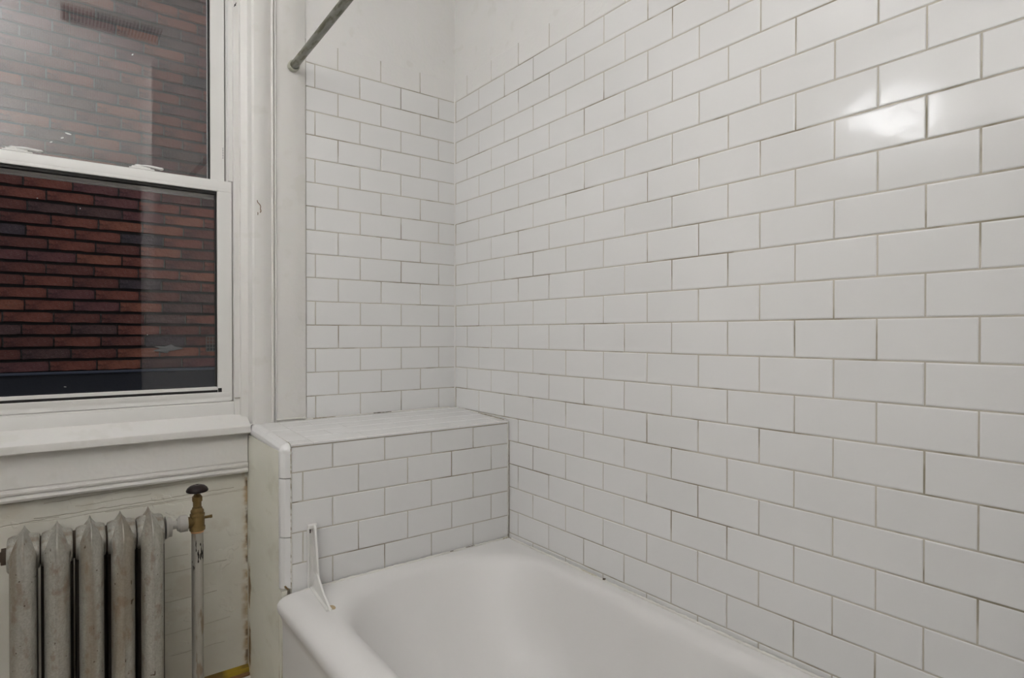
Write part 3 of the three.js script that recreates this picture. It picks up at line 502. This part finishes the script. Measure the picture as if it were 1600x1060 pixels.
// ------------------------------------------------------------------ lamp on the left wall (outside the frame, mirrored in the tiles)
{ const l = group('wall_lamp', null, [ROOM.L, 2.04, 0.74]); tag(l, 'square opal wall lamp on the white wall', 'lamp');
  mesh('backplate', rbox(0, 0.02, -0.20, 0.20, -0.235, 0.235, 0.006), M.vinyl, l);
  mesh('diffuser', rbox(0.02, 0.075, -0.18, 0.18, -0.215, 0.215, 0.02, 4), new THREE.MeshStandardMaterial({ color: lin(0.9, 0.9, 0.9), roughness: 0.4, emissive: lin(0.95, 0.98, 1.0), emissiveIntensity: 1.2 }), l);
  const a = new THREE.RectAreaLight(lin(0.98, 0.99, 1.02), LAMP, 0.42, 0.35); a.position.set(0.08, 0, 0); a.lookAt(new THREE.Vector3(ROOM.L + 1, 2.04, 0.74)); a.castShadow = true; l.add(a);
}
// added unseen uplighter: its ceiling glow stands in for a bounced flash
{ const l = group('added_uplighter', null, [ROOM.L, UY, UZ]); tag(l, 'added white bowl uplighter standing in for a bounced flash', 'lamp');
  const prof = [[0.0, -0.12], [0.05, -0.118], [0.11, -0.09], [0.16, -0.045], [0.19, 0.0], [0.186, 0.0], [0.155, -0.04], [0.105, -0.082], [0.05, -0.105], [0, -0.108]];
  const b = new THREE.LatheGeometry(prof.map(([r, y]) => new THREE.Vector2(r, y)), 40); b.translate(0.25, 0, 0);
  mesh('bowl', b, M.vinyl, l); mesh('bracket', rbox(0, 0.10, -0.09, -0.05, -0.03, 0.03, 0.006), M.vinyl, l);
  const d = new THREE.CylinderGeometry(0.13, 0.13, 0.01, 32); d.translate(0.25, -0.030, 0);
  mesh('diffuser', d, new THREE.MeshStandardMaterial({ color: lin(0.9, 0.9, 0.9), emissive: lin(1, 0.98, 0.95), emissiveIntensity: 1.5 }), l);
  const a = new THREE.RectAreaLight(lin(1.0, 0.995, 1.0), UPLIGHT, 0.2, 0.2); a.position.set(0.25, -0.022, 0); a.lookAt(new THREE.Vector3(ROOM.L + 0.25, 5, UZ)); a.castShadow = true; l.add(a);
}
// ceiling vent mirrored in the upper pane
{ const g = group('ceiling_vent', null, [-0.98, ROOM.C, 1.50]); tag(g, 'dark louvred vent in the ceiling', 'vent');
  mesh('frame', merge(box(-0.22, 0.22, -0.010, 0, -0.11, -0.10), box(-0.22, 0.22, -0.010, 0, 0.10, 0.11), box(-0.22, -0.21, -0.010, 0, -0.10, 0.10), box(0.21, 0.22, -0.010, 0, -0.10, 0.10)), M.vinyl, g);
  mesh('back_plate', box(-0.21, 0.21, -0.002, 0, -0.10, 0.10), rough(lin(0.06, 0.06, 0.06), 0.8), g);
  for (let i = 0; i < 28; i++) mesh('slat', box(-0.208 + i * 0.015, -0.202 + i * 0.015, -0.009, -0.003, -0.10, 0.10), rough(lin(0.42, 0.42, 0.42), 0.5), g); }

// ------------------------------------------------------------------ outside: brick wall across the alley
const brickTone = (base, dark) => tex(256, 128, (u, v) => { const n = fbm(u, v, 4, 6), m = fbm(u, v, 8, 5, LAT2); let c = mix(base, dark, sm(0.38, 0.72, n)); c = mix(c, dark.map((q) => q * 0.6), sm(0.62, 0.75, m) * 0.6); return mix(c, [0.62, 0.58, 0.54], sm(0.80, 0.88, vnoise(u * 60, v * 60, 64, LAT2)) * 0.3); }, true, [4, 8]);
const brickBump = tex(256, 256, (u, v) => 0.6 * fbm(u, v, 8, 5) + 0.4 * fbm(u, v, 32, 2, LAT2), false, [4, 4]);
const BR = [[[0.50, 0.28, 0.22], [0.38, 0.20, 0.165]], [[0.55, 0.32, 0.24], [0.43, 0.24, 0.18]], [[0.42, 0.24, 0.20], [0.32, 0.18, 0.16]], [[0.43, 0.26, 0.245], [0.34, 0.20, 0.195]], [[0.36, 0.25, 0.23], [0.28, 0.19, 0.18]], [[0.30, 0.24, 0.245], [0.235, 0.195, 0.20]]]
  .map(([a, b]) => new THREE.MeshStandardMaterial({ map: brickTone(a, b), bumpMap: brickBump, bumpScale: 0.004, roughness: 0.92 }));
const BZ = -2.0, CH = 0.0636, BL = 0.2045, B0 = 0.844;
const bw = group('brick_wall'); structure(bw, 'dark red brick wall seen through the window', 'brick wall');
mesh('mortar_bed', box(-5.2, 3.6, -0.8, 4.6, BZ - 0.25, BZ - 0.018), rough(lin(0.040, 0.034, 0.030), 0.95, brickBump), bw);
{ const variants = [0, 1, 2, 3].map((k) => {
    const g = new RoundedBoxGeometry(1, 1, 0.03, 2, 0.004); return g; });
  function brickGeo(w, k) { const g = new THREE.BoxGeometry(w, 0.0480, 0.03, 6, 2, 1), p = g.attributes.position;
    for (let i = 0; i < p.count; i++) { const x = p.getX(i), y = p.getY(i), z = p.getZ(i), n = (a) => vnoise(x * 40 + k * 7.3 + a, y * 60 + a * 3, 64) - 0.5; p.setXYZ(i, x + n(1) * 0.004, y + n(5) * 0.005, z + (z > 0 ? n(9) * 0.004 : 0)); }
    const h = toCreasedNormals(g, 0.8); return uvm(h); }
  const full = [0, 1, 2, 3, 4, 5].map((k) => brickGeo(BL - 0.0075, k)), rest = [], head = [];
  for (let r = -22; r < 58; r++) {
    const y = B0 + (r + 0.5) * CH, off = (r % 2 ? BL / 2 : 0) + rr(-0.018, 0.018);
    for (let c = -18; c < 22; c++) {
      const x = -1.243 + c * BL + off + BL / 2 + (((r + 1) % 2) ? 0.10 : 0) * 0, seen = x > -1.62 && x < -0.27 && y > 0.84 && y < 3.05;
      if (y < B0 && x > -4 && x < 2) continue;
      const k = Math.floor(rnd() * 6), q = rnd(), mi = q < 0.26 ? 0 : q < 0.42 ? 1 : q < 0.64 ? 2 : q < 0.80 ? 3 : q < 0.93 ? 4 : 5, dz = rr(-0.002, 0.003), tw = rr(-0.006, 0.006);
      if (seen) { const m = mesh('brick', full[k], BR[mi], bw); m.position.set(x, y + rr(-0.0012, 0.0012), BZ - 0.012 + dz); m.rotation.set(0, rr(-0.008, 0.008), tw); }
      else { const g = full[k].clone(); g.translate(x, y, BZ - 0.012 + dz); rest.push(g); }
      // pale mortar in the upright joints, set back a little
      if (seen) { const h = new THREE.BoxGeometry(0.0080, 0.046, 0.012); h.translate(x + BL / 2, y, BZ - 0.0105); head.push(uvm(h)); }
    }
  }
  mesh('bricks_beyond', mergeGeometries(rest), BR[2], bw).userData.kind = 'stuff';
  mesh('upright_joints', mergeGeometries(head), rough(lin(0.125, 0.112, 0.10), 0.95, brickBump), bw).userData.kind = 'stuff';
  const smear = new THREE.SphereGeometry(1, 18, 10); { const p = smear.attributes.position; for (let i = 0; i < p.count; i++) { const x = p.getX(i), y = p.getY(i), k = 0.75 + 1.3 * (vnoise(x * 4 + 9, y * 4 + 4, 64) - 0.4); p.setXYZ(i, x * 0.062 * k, y * 0.020 * k, p.getZ(i) * 0.006); } smear.translate(-0.71, 0.958, BZ + 0.004); smear.computeVertexNormals(); }
  mesh('mortar_smear', smear, rough(lin(0.22, 0.20, 0.18), 0.95, brickBump), bw);
}
{ const v = group('air_brick', null, [-0.478, 0.985, BZ + 0.004]); tag(v, 'small gridded air vent low on the brick wall', 'vent');
  const m = rough(lin(0.16, 0.13, 0.11), 0.8); mesh('back_plate', box(-0.028, 0.028, -0.045, 0.045, -0.01, 0.001), M.gasket, v);
  for (let i = 0; i < 4; i++) mesh('bar', box(-0.028 + i * 0.0175, -0.0245 + i * 0.0175, -0.045, 0.045, 0, 0.006), m, v);
  for (let i = 0; i < 5; i++) mesh('bar', box(-0.028, 0.028, -0.045 + i * 0.0215, -0.041 + i * 0.0215, 0, 0.007), m, v); }
{ const r = group('roof_edge'); tag(r, 'dark blue black roof edge at the foot of the brick wall', 'roof edge');
  const rubber = rough(lin(0.020, 0.020, 0.026), 0.6, brickBump), lip = rough(lin(0.07, 0.075, 0.10), 0.5);
  mesh('upstand', box(-5.2, 3.6, 0.2, 0.838, BZ, BZ + 0.03), rubber, r);
  mesh('flashing', rbox(-5.2, 3.6, 0.832, 0.845, BZ - 0.002, BZ + 0.042, 0.003), lip, r);
  mesh('roof_sheet', box(-5.2, 3.6, 0.66, 0.70, BZ, -0.29), rubber, r);  // unseen; carried on to the house wall to block light from below
  mesh('roof_seam', rbox(-5.2, 3.6, 0.70, 0.7035, -1.02, -0.98, 0.0015), lip, r); }

renderer.render(scene, camera);
